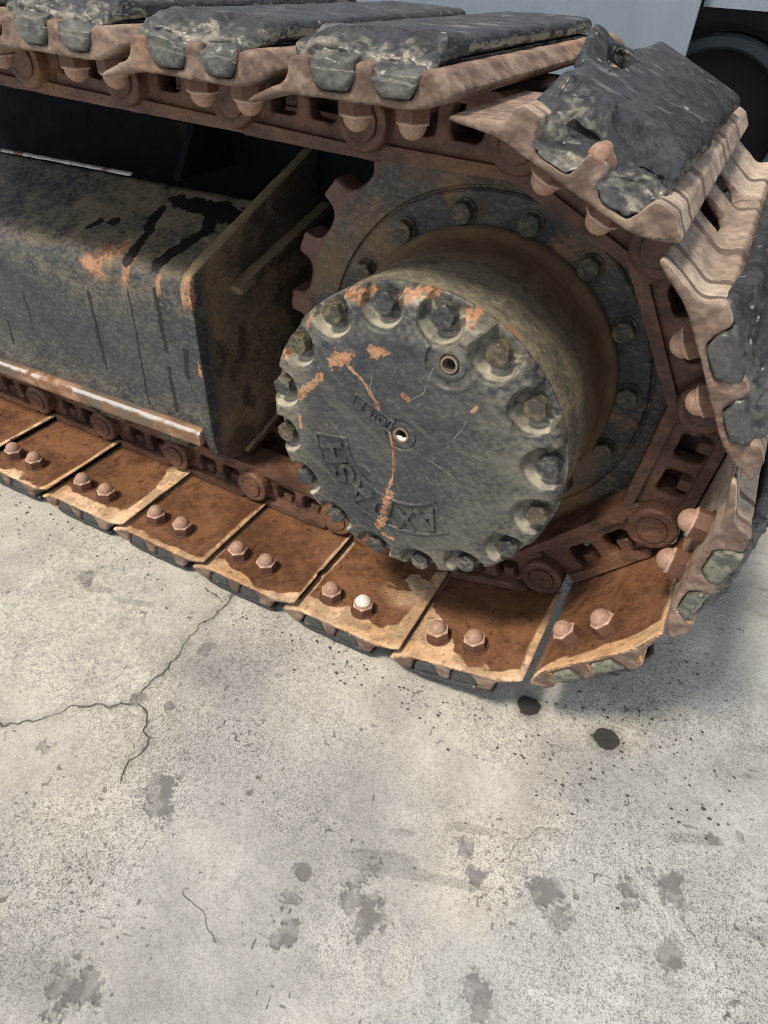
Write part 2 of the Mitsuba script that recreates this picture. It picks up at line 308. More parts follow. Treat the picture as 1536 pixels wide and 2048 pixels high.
def flange_col(p, n, uv):
    c, n1, n2, n3 = paint_base(p, .7)
    c = mix(c, mi.Color3f(.22, .14, .07), smoothstep(.42, .66, n1)*.7)
    return mix(c, mi.Color3f(.34, .18, .07), smoothstep(.56, .80, fbm(p.x*22, p.y*22, p.z*22, 3)*.75+n3*.25)*.7)
def tooth_col(p, n, uv):
    r = dr.sqrt(dr.square(p.x-.8358)+dr.square(p.z-.3291))
    N = fbm(p.x*40, p.y*40, p.z*40, 4)
    a = flange_col(p, n, uv)*.9+mi.Color3f(.02, .012, .006)
    rust = mix(mi.Color3f(.10, .052, .040), mi.Color3f(.20, .11, .085), N)
    m = smoothstep(.262, .272, r+.012*(N-.5))
    return mix(a, rust, m)
def rail_col(p, n, uv):
    n1 = fbm(p.x*14, p.y*14, p.z*14, 3); n2 = fbm(p.x*60, p.y*60, p.z*60, 4)
    c = mix(mi.Color3f(.20, .105, .06), mi.Color3f(.40, .24, .15), smoothstep(.35, .65, n2))
    c = mix(c, mi.Color3f(.09, .085, .07), smoothstep(.52, .66, n1*.6+n2*.4)*.8)
    edge = smoothstep(.0036, .0012, dr.abs(p.y-.1070+.004*(n2-.5)))*smoothstep(.0, .3, n.z)
    gap_light = smoothstep(.27, .28, p.y)  # pale colour at the guard back stands in for light through a gap
    c = mix(c, mi.Color3f(.07, .07, .06), smoothstep(.5, .8, n.z)*smoothstep(.113, .119, p.y)*(1-gap_light)*.8)
    bare = dr.maximum(edge*smoothstep(.40, .52, n2*.6+n1*.4)*.8, gap_light*smoothstep(.34, .42, n2))  # worn bright metal on the bar, plus the painted gap light
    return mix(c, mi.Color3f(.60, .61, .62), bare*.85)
principled('m_cover', cover_col, lambda p, n, uv: .36+.3*fbm(p.x*40, p.y*40, p.z*40, 3), paint_bump, 1.0, 8e-4)
principled('m_drum', drum_col, .55, paint_bump, 1.0, 8e-4)
principled('m_frame', frame_col, frame_rough, paint_bump, 1.2, 8e-4)
principled('m_flange', flange_col, .55, paint_bump, 1.2, 8e-4)
principled('m_tooth', tooth_col, .5, link_bump, .8, 8e-4)
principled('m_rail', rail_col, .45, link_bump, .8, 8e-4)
def bolt_col(p, n, uv):
    n2 = fbm(p.x*60, p.y*60, p.z*60, 3); n3 = fbm(p.x*250, p.y*250, p.z*250, 3)
    c = mix(mi.Color3f(.026, .031, .036), mi.Color3f(.095, .098, .095), smoothstep(.25, .75, n2*.4+n3*.6))
    return mix(c, mi.Color3f(.24, .215, .15), smoothstep(.47, .68, n2*.6+n3*.4)*.6)
def flange_bolt_col(p, n, uv):
    n2 = fbm(p.x*60, p.y*60, p.z*60, 3); n3 = fbm(p.x*250, p.y*250, p.z*250, 3)
    c = mix(mi.Color3f(.05, .046, .034), mi.Color3f(.19, .16, .10), smoothstep(.3, .7, n2*.5+n3*.5))
    return mix(c, mi.Color3f(.035, .037, .037), smoothstep(.50, .64, n2)*.8)
principled('m_flange_bolt', flange_bolt_col, .5, paint_bump, .6, 8e-4)
principled('m_bolt', bolt_col, .42, paint_bump, .8, 8e-4)
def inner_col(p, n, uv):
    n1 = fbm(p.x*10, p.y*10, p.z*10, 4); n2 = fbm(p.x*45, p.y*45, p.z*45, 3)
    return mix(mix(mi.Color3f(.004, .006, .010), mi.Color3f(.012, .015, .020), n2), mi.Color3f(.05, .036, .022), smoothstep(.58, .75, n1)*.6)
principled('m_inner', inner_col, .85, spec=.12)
principled('m_crumb', (.07, .062, .052), .8)
principled('m_hole', (.012, .010, .009), .6)
principled('m_grease', (.82, .80, .76), .4)
def ringmetal(p, n, uv): return mix(mi.Color3f(.16, .10, .07), mi.Color3f(.42, .36, .31), fbm(p.x*150, p.y*150, p.z*150, 2))
principled('m_bare', ringmetal, .35, metallic=.5)

# --- rubber, black with a chalky olive bloom where it has torn
def rubber_col(p, n, uv):
    n1 = fbm(p.x*18, p.y*18, p.z*18, 4); n2 = fbm(p.x*70, p.y*70, p.z*70, 4); n3 = fbm(p.x*190, p.y*190, p.z*190, 3); F = noise(p.x*330, p.y*330, p.z*330)
    c = mix(mi.Color3f(.017, .019, .023), mi.Color3f(.046, .050, .056), smoothstep(.3, .7, n2*.6+n3*.4))
    st = noise(p.x*30+p.y*14, p.y*70-p.x*60, p.z*40)
    c = mix(c, mi.Color3f(.17, .175, .18), smoothstep(.66, .82, st*.65+n2*.35)*.55*smoothstep(.5, .8, n.z))
    torn = smoothstep(.060, .018, p.y+.09*(n1-.5)+.03*smoothstep(.5, .9, n.z))
    olive = mix(mi.Color3f(.125, .13, .12), mi.Color3f(.33, .315, .245), smoothstep(.36, .66, n2*.35+n1*.25+n3*.4))
    c = mix(c, olive, torn*(.30+.70*smoothstep(.36, .58, n1*.25+n2*.3+n3*.45))*smoothstep(.04, .07, p.z)*.74*(1-.65*smoothstep(1.05, 1.08, p.x)))
    c = mix(c, mi.Color3f(.080, .087, .086), smoothstep(.01, .0, p.y)*(.30+.5*n3))
    c = mix(c, mi.Color3f(.20, .205, .155), smoothstep(.01, .0, p.y)*smoothstep(1.04, 1.06, p.x)*smoothstep(.45, .38, p.z)*(.2+.7*smoothstep(.4, .6, n2*.5+n3*.5)))
    side = smoothstep(.35, .1, dr.abs(n.z))*smoothstep(.4, .6, n.x)*smoothstep(.60, .66, p.z)
    c = mix(c, mi.Color3f(.36, .335, .245), side*smoothstep(.42, .56, noise(p.y*55, p.z*25, p.x*10)+.012/(dr.abs(p.z-.68)+.03)*.5-.1)*.75)
    ch = smoothstep(.90, .93, noise(p.x*120, p.y*120, p.z*120))
    return mix(c*(.85+.3*F), mi.Color3f(.45, .44, .42), ch*.6)
def rubber_bump(p, n, uv): return fbm(p.x*240, p.y*240, p.z*240, 3)*.0016+fbm(p.x*70, p.y*70, p.z*70, 3)*.0022
principled('m_rubber', rubber_col, lambda p, n, uv: .27+.3*fbm(p.x*50, p.y*50, p.z*50, 2), rubber_bump, 1.0, 8e-4)

# --- the vehicle behind
def panel_col(p, n, uv):
    s = fbm(p.x*30, p.z*5, 1., 4); m = fbm(p.x*8, p.z*8, 2., 3); w = noise(p.x*14+p.z*10, p.z*120-p.x*90, 5.)
    c = mix(mi.Color3f(.20, .26, .335), mi.Color3f(.29, .35, .42), s*.5+m*.5)
    return c+mi.Color3f(.10)*smoothstep(.82, .9, w)*smoothstep(.5, .7, m)
principled('m_panel', panel_col, .42)
principled('m_tyre', (.014, .015, .017), .55)
principled('m_rim', (.045, .06, .07), .35)

# ------------------------------------------------------------------ the setting
GZ = -.0455
gx = np.linspace(-30, 30, 41)
gv = np.array([[x, y, GZ] for y in gx for x in gx]); gi = np.arange(41*41).reshape(41, 41)
gf = np.vstack([np.stack([gi[:-1, :-1].ravel(), gi[:-1, 1:].ravel(), gi[1:, 1:].ravel()], 1), np.stack([gi[:-1, :-1].ravel(), gi[1:, 1:].ravel(), gi[1:, :-1].ravel()], 1)])
scene['concrete_ground'] = mikit.ply((gv, gf), 'm_concrete')
labels['concrete_ground'] = {'label': 'pale worn concrete yard with a branching crack and dark oil drips', 'category': 'ground', 'kind': 'structure'}

# ------------------------------------------------------------------ the machine
EX = 'excavator_undercarriage'; used.add(EX)
labels[EX] = {'label': 'rusty muddy excavator crawler track with drive hub and torn rubber pads', 'category': 'excavator'}
XC, ZC, SC = .8358, .3291, .0573

def hexhead(af, h, y_out):
    """Hexagon head with a washer face and chamfered corners, axis along +z, base at z=0."""
    R = af/math.sqrt(3)
    m = Manifold.cylinder(h, R, R, 6)
    cone = Manifold.cylinder(h*.84, R*1.02, R*1.02, 40)+Manifold.cylinder(h*.16+1e-4, R*1.02, R*.86, 40).translate([0, 0, h*.84])
    return m ^ cone
def bolt_mesh(af=.0285, h=.012, flange=1.12):
    R = af/math.sqrt(3)
    m = hexhead(af, h, 0).translate([0, 0, .002])
    m += Manifold.cylinder(.003, R*flange, R*flange*.97, 40).translate([0, 0, -.0005])
    return m
def nut_mesh():
    R = .0278/math.sqrt(3)
    m = Manifold.cylinder(.0032, .0185, .0180, 40).translate([0, 0, -.001])
    m += (hexhead(.0278, .0150, 0)).translate([0, 0, .002])
    prof = [(0, .014)]+[(.0121, .014)]+[(.0121*math.cos(a), .0176+.0118*math.sin(a)) for a in np.linspace(0, PI/2, 10)][:-1]+[(0, .0294)]
    m += Manifold.revolve(CrossSection([fixcs(prof)]), 40)
    return m
def soft(m, edge=.0022, it=2, seed=0, amp=.0004):
    """Keeps the facets, with slightly uneven worn faces."""
    t = tri(m.refine_to_length(edge)); t = trimesh.Trimesh(t.vertices, t.faces, process=True)
    t.vertices = t.vertices+((meshkit.fbm(t.vertices[:, :, None]*0+t.vertices[:, None, :]*np.array([[1, 1, 1], [1.1, .9, 1], [.9, 1, 1.1]])*150, 2, seed)-.5)*.7*amp)
    return t
def nut_shape(seed, bsdf):
    v, f, n = meshkit.arrays(soft(nut_mesh(), .0015, 0, seed, .0003), 28)
    z, r = v[:, 2], np.hypot(v[:, 0], v[:, 1])
    N = meshkit.fbm(v*420, 3, seed)[:, None]
    side, dome, edge, foot = np.array([.135, .066, .044]), np.array([.37, .235, .175]), np.array([.56, .42, .33]), np.array([.075, .036, .024])
    t1 = np.clip((z-.0150)/.0015, 0, 1)[:, None]
    c = side*(1-t1)+dome*t1
    e = (np.clip(1-np.abs(z-.0163)/.0016, 0, 1)*np.clip((r-.0118)/.001, 0, 1))[:, None]
    c = c*(1-e)+edge*e
    t0 = np.clip(1-(z-.0020)/.0022, 0, 1)[:, None]
    c = c*(1-t0)+(foot*.5+side*.5)*t0
    if bsdf == 'pale': w = np.clip((z-.019)/.003, 0, 1)[:, None]; c = c*(1-w)+np.array([.78, .72, .66])*w
    c = c*(.62+.76*N)
    path = meshkit.write_ply((v, f), False, None, c, n)
    return {'type': 'ply', 'filename': path, 'face_normals': False, 'bsdf': {'type': 'ref', 'id': 'm_nut_worn'}}
scene['m_nut_worn'] = {'type': 'twosided', 'inner': {'type': 'principled', 'base_color': {'type': 'mesh_attribute', 'name': 'vertex_color'}, 'roughness': .5, 'specular': .4}}
NUTS = [nut_shape(s_, '') for s_ in (1, 2, 3)]
NUT_PALE = nut_shape(4, 'pale')
LBOLT = mikit.ply(soft(bolt_mesh(.023, .013), .0025, 2, 5, .0002), 'm_link', 28)

# ---- track shoes
prof = [(-51, -10.5), (-40, -8), (-25, -3.5), (-10, 0), (30, 0), (70, 0), (100, 0), (115, 1.5), (128, 6), (139, 11.5), (143.5, 14.5),
        (143, 17.5), (136, 22), (131, 26.5), (127, 28), (115, 28), (110.5, 25), (105, 9), (101.5, 6.5), (90, 6.2), (78.5, 6.5), (74.5, 9), (69, 26.5), (66, 28.5), (57, 28.5), (53.5, 26),
        (50, 9), (46.5, 6.5), (34, 6.2), (22, 6.5), (17, 9), (11, 26.5), (8, 28), (-5, 27), (-8.5, 24.5), (-12, 12), (-17, 7.5), (-27, 4), (-40, -1.5), (-48, -5), (-52, -7.5)]
prof = [(a/1000-SC, b/1000) for a, b in prof]
WID = .565
def shoe_mesh(seed):
    poly = fixcs(chaikin(prof, 1))
    m = yext(poly, 0, WID)
    for a, b in ((.178, .236), (.296, .352)):
        nt = CrossSection([fixcs([(-.16, a), (-.16, b), (-.033-SC+.012, b), (-.026-SC+.012, b-.008), (-.026-SC+.012, a+.008), (-.033-SC+.012, a)])])
        m -= nt.extrude(.1).translate([0, 0, -.05])
    rng = np.random.default_rng(seed)
    for _ in range(5):      # knocks in the lip and the ends
        x, y = rng.choice([-.052-SC, .145-SC]), rng.uniform(.0, .5)
        m -= Manifold.sphere(rng.uniform(.004, .009), 12).translate([x*1.03, y, rng.uniform(-.012, .02)])
    t = cast(m, .0048, 1, 0, 0, 0)
    n = t.vertex_normals
    d = (meshkit.fbm(t.vertices*30, 2, seed)-.5)*.0013+(meshkit.fbm(t.vertices*130, 2, seed+9)-.5)*.0006
    t.vertices = t.vertices+n*d[:, None]
    return t
SHOES = [mikit.ply(shoe_mesh(s), 'm_shoe', True) for s in (11, 12, 13, 14)]

def rubber_mesh(seed, kind):
    k = 1/1000.
    def pk(x0, x1): return [(x0+5, 7.2), (x0+9, 6.6+.4), (x1-9, 7.0), (x1-5, 7.4), (x1-1.2, 12), (x1+4, 29), (x0-4.5, 29), (x0+.8, 12)]
    lug1 = fixcs([((a)*k-SC, b*k) for a, b in pk(16.5, 51.2)]); lug2 = fixcs([(a*k-SC, b*k) for a, b in pk(74, 106)])
    tt = {'bottom': 44.0, 'upper': 46.0, 'torn': 46.0, 'crumbled': 46.0, 'cut': 40.0}[kind]
    slab = fixcs(chaikin([(a*k-SC, b*k) for a, b in [(-6, 29.2), (-8, 35), (-5, tt-1.5), (6, tt), (30, tt), (80, tt), (104, tt), (113, tt-2), (116, 37), (114, 29.2), (60, 29.2)]], 1))
    yl = -.003 if kind != 'bottom' else .002
    m = yext(lug1, yl, .50)+yext(lug2, yl-.001, .50)+yext(slab, .004 if kind == 'bottom' else .010, .485)
    if kind not in ('bottom', 'cut'):      # the blocks run up into the pad at the torn end
        for x0, x1 in ((16.5, 51.2), (74, 106)):
            m += yext(fixcs([(a*k-SC, b*k) for a, b in [(x0+1, 14), (x1-1.2, 14), (x1+2.5, 27), (x1+3, 41), (x0-4, 41), (x0-3, 27)]]), -.002, .05)
    m = m ^ box(-.3, .3, -.1, .49, -.1, .2)
    if kind == 'torn':
        # a strap torn loose towards the lip, with the hole behind it
        tab = CrossSection([fixcs(chaikin([(-.045, .07), (-.055, .09), (-.060, .125), (-.081, .172), (-.092, .225), (-.090, .255), (-.074, .285), (-.054, .33), (-.045, .36)], 2))])
        tab -= CrossSection([fixcs(chaikin([(-.068, .2285), (-.056, .172), (-.043, .190), (-.044, .235), (-.047, .286), (-.0665, .288)], 2))])
        m -= CrossSection([fixcs(chaikin([(-.068, .2285), (-.056, .172), (-.043, .190), (-.044, .235), (-.047, .286), (-.0665, .288)], 2))]).extrude(.05).translate([0, 0, .0295])
        m += tab.extrude(.015).translate([0, 0, .031])
    t = cast(m, .0048 if kind != 'bottom' else .009, 3, 0)
    v = t.vertices.copy(); n = t.vertex_normals
    s, y, z = v[:, 0]+SC, v[:, 1], v[:, 2]
    f1 = meshkit.fbm(v*26, 4, seed); f2 = meshkit.fbm(v*75, 3, seed+3); f4 = meshkit.fbm(v*170, 2, seed+5); f3 = meshkit.fbm(v*np.array([30, 14, 30]), 3, seed+7)
    rid = 1-np.abs(2*f2-1)
    reach = {'bottom': .0, 'upper': .060, 'torn': .085, 'crumbled': .07, 'cut': .03}[kind]
    if kind == 'torn':
        v[:, 2] += .012*np.exp(-((s+.034)/.02)**2-((y-.22)/.07)**2)
    if reach:
        lim = reach*(.45+1.1*(f3-.2))+(.02 if kind == 'torn' else 0)*np.exp(-((s-.075)/.03)**2)
        w = np.clip(1-y/np.maximum(lim, .004), 0, 1)
        depth = {'upper': .020, 'torn': .034, 'crumbled': .022, 'cut': .02}[kind]
        zt = z-(w**1.0)*depth*np.clip((z-.012)/.03, 0, 1.1)*(.55+.9*(f1-.25))
        v[:, 2] = zt
        near = np.clip(1-y/(reach+.02), 0, 1)
        amp = near*np.clip((z-.024)/.012, .06, 1)
        v += n*((f2-.5)*.013*amp+(rid-.6)*.010*amp+(f4-.5)*.008*amp)[:, None]
        v[:, 1] += near*np.clip((z-.022)/.012, 0, 1)*((f1-.36)*.030)
        if kind == 'torn':  # scooped faces of the two lugs
            for sc0 in (.034, .092):
                g = np.exp(-((s-sc0-.004)/.017)**2-((z-.022)/.012)**2)*(y < .03)
                v[:, 1] += .020*g*(.6+.8*f1)
    # ragged lip edge along the slab and general wear
    edge = np.clip((z-.026)/.01, 0, 1)*(np.clip((.012-s)/.02, 0, 1)+np.clip((s-.104)/.014, 0, 1))
    v[:, 0] += edge*(f1-.5)*.013
    v += n*((f1-.5)*.0022+(f2-.5)*.0013)[:, None]*np.clip((z-.02)/.012, .35, 1)[:, None]
    t.vertices = v
    return t
RUB = {'bottom': mikit.ply(rubber_mesh(3, 'bottom'), 'm_rubber', 50), 'upper': mikit.ply(rubber_mesh(5, 'upper'), 'm_rubber', 50), 'upper2': mikit.ply(rubber_mesh(21, 'upper'), 'm_rubber', 50),
       'torn': mikit.ply(rubber_mesh(8, 'torn'), 'm_rubber', 50), 'crumbled': mikit.ply(rubber_mesh(31, 'crumbled'), 'm_rubber', 50), 'cut': mikit.ply(rubber_mesh(14, 'cut'), 'm_rubber', 50)}

# ---- links: offset forged links, near strand and (mirrored) far strand
def link_mesh():
    def rr(pts, r):
        c = CrossSection([fixcs(pts)])
        return c.offset(-r, circular_segments=16).offset(2*r, circular_segments=16).offset(-r, circular_segments=16)
    A, B, t0 = -.0855, .0855, -.042
    body = rr([(-.098, -.058), (-.075, -.075), (.060, -.075), (.098, -.062), (.09, -.045), (.062, -.0035), (-.058, -.0035), (-.075, -.02)], .005)
    m = yext(body, .178, .201)
    m += cyl_y(A, t0, .0292, .158, .203)
    m += yext(rr([(.03, -.072), (.075, -.072), (.112, -.058), (.115, -.042), (.108, -.022), (.085, -.013), (.03, -.008)], .006), .192, .222)
    m += yext(rr([(-.082, -.0775), (.100, -.0775), (.108, -.066), (-.088, -.062)], .003), .171, .224)
    m += yext(rr([(-.060, -.016), (.062, -.016), (.062, -.0025), (-.060, -.0025)], .003), .168, .222)
    for a, b in ((-.045, -.009), (.007, .043)):
        m -= yext(rr([(a, -.050), (b, -.050), (b, -.015), (a, -.015)], .009), .1, .3)
    m -= cyl_y(A, t0, .0185, .150, .1600)
    t = cast(m, .0046, 7, 0)
    t.vertices = t.vertices+t.vertex_normals*((meshkit.fbm(t.vertices*55, 3, 2)-.5)*.0024)[:, None]
    return t
lm = link_mesh()
LINK = mikit.ply(lm, 'm_link', True)
lf = lm.copy(); lf.vertices = lf.vertices*[1, -1, 1]+[0, .515, 0]; lf.invert()
LINKF = mikit.ply(lf, 'm_link', True)
PIN = mikit.ply(soft(cyl_y(-.0855, -.042, .0172, .1562, .175, n=40), .003, 3, 6, .0008), 'm_link', 40)

SH = {  # x, z, angle (deg), rubber, variant
    'T': [(-.225, .660, -.3), (-.060, .658, -.3), (.109, .656, -.4), (.2755, .654, -.5), (.4427, .6527, -.47), (.609, .6493, -.74), (.7788, .6512, .82)],
    'W': [(.9603, .6163, -23.22), (1.101, .4932, -58.57), (1.150, .3107, -93.66), (1.0875, .1363, -130.6), (.9302, .0226, -165.5)],
    'B': [(.7534, -.0001, -178.97), (.5793, -.0017, -180.1), (.4106, -.0014, -180.9), (.2428, -.0008, -180.5), (.0682, -.0005, -180.19), (-.103, 0, -180), (-.2745, 0, -180), (-.446, 0, -180)]}
seq = [(v, 'T') for v in SH['T']]+[(v, 'W') for v in SH['W']]+[(v, 'B') for v in SH['B']]
kinds = {6: 'upper', 5: 'upper2', 4: 'upper', 3: 'upper2', 7: 'torn', 8: 'crumbled', 9: 'crumbled', 10: 'cut', 11: 'bottom'}
tags = {7: 'track shoe tilting over the top of the drive wheel with the torn pad', 8: 'bare wavy shoe hanging on the right side', 11: 'wet shoe lifted off the ground'}
rl = {7: 'black rubber pad torn into a loop with a hole', 6: 'black rubber pad with a ragged olive front end', 8: 'crumbled rubber pad at the right edge'}
rng = random.Random(4)
for i, ((x, z, a), g) in enumerate(seq):
    M = frame_y(x, z, math.radians(a))
    key = add('track_shoe', SHOES[(i*3+1) % 4], EX, tags.get(i), M)
    add('rubber_pad', RUB[kinds.get(i, 'bottom' if g == 'B' else 'upper')], key, rl.get(i), M)
    for sgn in (-1, 1):
        w = rng.uniform(0, 60); c, s = math.cos(math.radians(w)), math.sin(math.radians(w))
        # nut axis points inwards (-z of the shoe)
        Nm = np.array([[c, -s, 0, sgn*.0273], [-s, -c, 0, .0456], [0, 0, -1, .0005], [0, 0, 0, 1.0]])
        pale = (i == 12 and sgn < 0)
        add('nut', NUT_PALE if pale else NUTS[(i+sgn) % 3], key, 'pale nut with its dome rubbed bare' if pale else None, M@Nm)
    lk = add('track_link', LINK, EX, None, M)
    add('pin', PIN, lk, None, M)
    for sgn in (-1, 1):
        Nm = np.array([[1, 0, 0, sgn*.027+(-.001 if sgn < 0 else .0)], [0, -1, 0, .196], [0, 0, -1, -.014], [0, 0, 0, 1.0]])
        add('bolt', LBOLT, lk, None, M@Nm)
    add('track_link', LINKF, EX, None, M)
    if i == 7:      # rust lump left on the middle rib of the torn shoe
        lump = cast(Manifold.hull(Manifold.sphere(.009, 20).translate([.003, .010, .027])+Manifold.sphere(.007, 20).translate([.009, .020, .024])+Manifold.sphere(.006, 20).translate([.001, .024, .029])), .002, 1, .0032, 110, 3)
        add('bolt_end', mikit.ply(lump, 'm_nut', 40), key, 'orange rust lump on the middle rib', M)

# ---- sprocket
YS = .238
ring = CrossSection.circle(.2965, 252)
for k in range(21):
    a = math.radians(149.4)+k*2*PI/21
    ring -= CrossSection([fixcs(chaikin([(.268*math.cos(a)-w*math.sin(a), .268*math.sin(a)+w*math.cos(a)) for w in (-.014, .014)]+[(r*math.cos(a)-w*math.sin(a), r*math.sin(a)+w*math.cos(a)) for r, w in ((.276, .025), (.290, .0285), (.305, .033), (.305, -.033), (.290, -.0285), (.276, -.025))], 2))])
ring -= CrossSection.circle(.15, 64)
sp = yext(ring, YS, YS+.042)
sp -= yext(CrossSection.circle(.2235, 128)-CrossSection.circle(.2195, 128), YS-.01, YS+.005)
t = cast(sp.translate([XC, 0, ZC]), .007, 4, .0012, 40, 5)
SPK = add('sprocket', mikit.ply(t, 'm_tooth', 40), EX, 'toothed drive sprocket bolted behind the hub')
# flange ring proud of the sprocket face with fifteen bolts
fl = yext(CrossSection.circle(.2188, 128)-CrossSection.circle(.16, 96), YS-.0025, YS+.01)
add('hub_flange', mikit.ply(cast(fl.translate([XC, 0, ZC]), .008, 3, .0006, 40, 6), 'm_flange', 40), SPK)
fb = soft(bolt_mesh(.0228, .0125, 1.16), .0025, 2, 8, .0002)
FB = mikit.ply(fb, 'm_flange_bolt', 28)
def face_bolt(x, y, z, w):
    c, s = math.cos(w), math.sin(w)
    return np.array([[c, -s, 0, x], [0, 0, -1, y], [s, c, 0, z], [0, 0, 0, 1.0]])
for k in range(15):
    a = 2.6352-k*2*PI/15
    add('bolt', FB, SPK, None, face_bolt(XC+.1965*math.cos(a), YS-.003, ZC+.1965*math.sin(a), k*1.7))

# ---- travel motor: drum, cover, screws, plugs, raised lettering
CY = .0075        # front plane of the cover
prof_d = [(0, .040), (.170, .040), (.1735, .0425), (.1742, .05), (.1735, .09), (.1725, .16), (.1725, .205), (.1765, .216), (.183, .2225), (.1835, .236), (0, .236)]
dm = Manifold.revolve(CrossSection([fixcs(prof_d)]), 160).transform(np.array([[1, 0, 0, XC], [0, 0, 1, 0], [0, 1, 0, ZC]], float))
MOT = add('travel_motor', mikit.ply(cast(dm, .008, 1, .0007, 25, 9), 'm_drum', 35), EX, 'drum shaped travel motor housing with a brown rear end')
prof_c = [(0, CY), (.128, CY), (.146, CY+.004), (.160, CY+.0065), (.170, CY+.0105), (.1755, CY+.018), (.1768, CY+.027), (.1765, .0415), (.1735, .0435), (0, .0435)]
cv = Manifold.revolve(CrossSection([fixcs(prof_c)]), 192).transform(np.array([[1, 0, 0, 0], [0, 0, 1, 0], [0, 1, 0, 0]], float))
BA = [2.1828-k*2*PI/16 for k in range(16)]
cv += cyl_y(.0446, .1195, .029, CY-.0012, CY+.012, .040)
for a in BA:
    x, z = .1614*math.cos(a), .1614*math.sin(a)
    cut = cyl_y(x, z, .0350, -.02, .0285, .0205)
    cut += cyl_y(x*1.125, z*1.125, .0300, -.02, .0370, .0215)
    cv -= cut
for (hx, hz, ro, ri) in ((.0, .0272-.0045, .0185, .0092), (.0446, .1195, .0250, .0098)):
    f0 = CY-.0012 if ro > .02 else CY
    cv -= cyl_y(hx, hz, ro, f0-.02, f0+.0028)
    cv += cyl_y(hx, hz, ri+.0075, f0+.0012, f0+.006)
    cv -= cyl_y(hx, hz, ri, f0-.02, f0+.026)
tcv = cast(cv.translate([XC, 0, ZC]), .0034, 5, .0009, 45, 12)
COV = add('cover', mikit.ply(tcv, 'm_cover', 50), MOT, 'scalloped round cover with rust scratches and raised letters')
CBM = soft(bolt_mesh(.0212, .0092, 1.0), .0022, 2, 15, .0002)
CB = [mikit.ply(CBM, 'm_bolt', 28), mikit.ply(CBM, 'm_flange_bolt', 28)]
for k, a in enumerate(BA):
    add('bolt', CB[k in (0, 3, 4, 6, 13, 15)], MOT, None, face_bolt(XC+.1614*math.cos(a), .0280, ZC+.1614*math.sin(a), k*2.3))
def ringm(x, z, r0, r1, y0, y1): return mikit.ply(cast(yext(CrossSection.circle(r1, 48)-CrossSection.circle(r0, 48), y0, y1).translate([x, 0, z]), .002, 2, .0004, 200, 2), 'm_bare', 40)
add('plug_seat', ringm(XC, ZC+.0227, 0.0066, .0092, CY+.0003, CY+.012), MOT, 'bare ring of the middle plug hole')
add('plug_seat', ringm(XC+.0446, ZC+.1195, .0068, .0090, CY-.0009, CY+.012), MOT)
add('plug_hole', mikit.ply(tri(cyl_y(XC, ZC+.0227, .0075, CY+.010, CY+.012)), 'm_hole', 40), MOT)
add('plug_hole', mikit.ply(tri(cyl_y(XC+.0446, ZC+.1195, .0075, CY+.011, CY+.013)), 'm_hole', 40), MOT)
gr = Manifold()
rg = np.random.default_rng(5)
for _ in range(9): gr += Manifold.sphere(rg.uniform(.0018, .0032), 14).scale([1.3, .7, 1]).translate([rg.uniform(-.0065, .0065), 0, rg.uniform(-.0075, -.0035)])
gr -= Manifold.sphere(.0016, 10).translate([.002, 0, -.004]); gr -= Manifold.sphere(.0014, 10).translate([-.003, 0, -.006])
add('grease', mikit.ply(cast(gr.translate([XC, CY+.0035, ZC+.0227]), .0012, 2, .0004, 300, 4), 'm_grease', 40), MOT, 'white grease in the middle plug hole')
# raised lettering on the cover, upright when seen from the far side, so it reads upside down here
def place_text(txt, h, cx, cz, ang_up, depth=.0024, bold=False):
    m = meshkit.text_mesh(txt, h, depth, bold)
    b = m.bounds; m.vertices = m.vertices-[(b[0, 0]+b[1, 0])/2, (b[0, 1]+b[1, 1])/2, 0]
    u = np.array([math.cos(ang_up), math.sin(ang_up)]); r = np.array([u[1], -u[0]])
    V = m.vertices; W = np.stack([cx+V[:, 0]*r[0]+V[:, 1]*u[0], CY+.0007-V[:, 2], cz+V[:, 0]*r[1]+V[:, 1]*u[1]], 1)
    return trimesh.Trimesh(W, m.faces, process=True)
def ridge(pts, w=.0014, h=.0016):
    parts = []
    for (a, b) in zip(pts[:-1], pts[1:]):
        parts.append(Manifold.hull(Manifold.sphere(w, 10).translate([XC+a[0], CY, ZC+a[1]])+Manifold.sphere(w, 10).translate([XC+b[0], CY, ZC+b[1]])))
    return Manifold.batch_boolean(parts, __import__('manifold3d').OpType.Add)
lets = []
for chx, ang in zip('HSADXA', (-161, -142, -122, -101, -80, -60)):
    a = math.radians(ang)
    lets.append(place_text(chx, .029, XC+.0872*math.cos(a), ZC+.0872*math.sin(a), a, .0042, True))
add('lettering', mikit.ply(trimesh.util.concatenate(lets), 'm_cover', 40), MOT, 'raised capital letters in a curved frame, upside down')
arc = lambda r, a0, a1, n: [(r*math.cos(math.radians(x)), r*math.sin(math.radians(x))) for x in np.linspace(a0, a1, n)]
out = arc(.1075, -174, -50, 36)+arc(.0672, -46, -176, 28)
add('letter_frame', mikit.ply(tri(ridge(out+[out[0]], .0025)), 'm_cover', 40), MOT)
ot = place_text('OIL L', .0105, .8005, .3695, math.radians(247), .0034, True)
add('oil_lettering', mikit.ply(ot, 'm_cover', 40), MOT, 'raised OIL L lettering beside the middle hole')
bx = [(.777-XC, .367-ZC), (.781-XC, .382-ZC), (.826-XC, .366-ZC), (.822-XC, .352-ZC)]
bx = [(.7755-XC, .3715-ZC), (.7805-XC, .3855-ZC), (.8265-XC, .3665-ZC), (.8215-XC, .3525-ZC)]
add('oil_frame', mikit.ply(tri(ridge(bx+[bx[0]], .0019)), 'm_cover', 40), MOT)
bead = [(.8226-XC, .352-ZC), (.828-XC, .3332-ZC), (.8310-XC, .31-ZC), (.8315-XC, .2935-ZC), (.8276-XC, .2758-ZC), (.8255-XC, .262-ZC)]
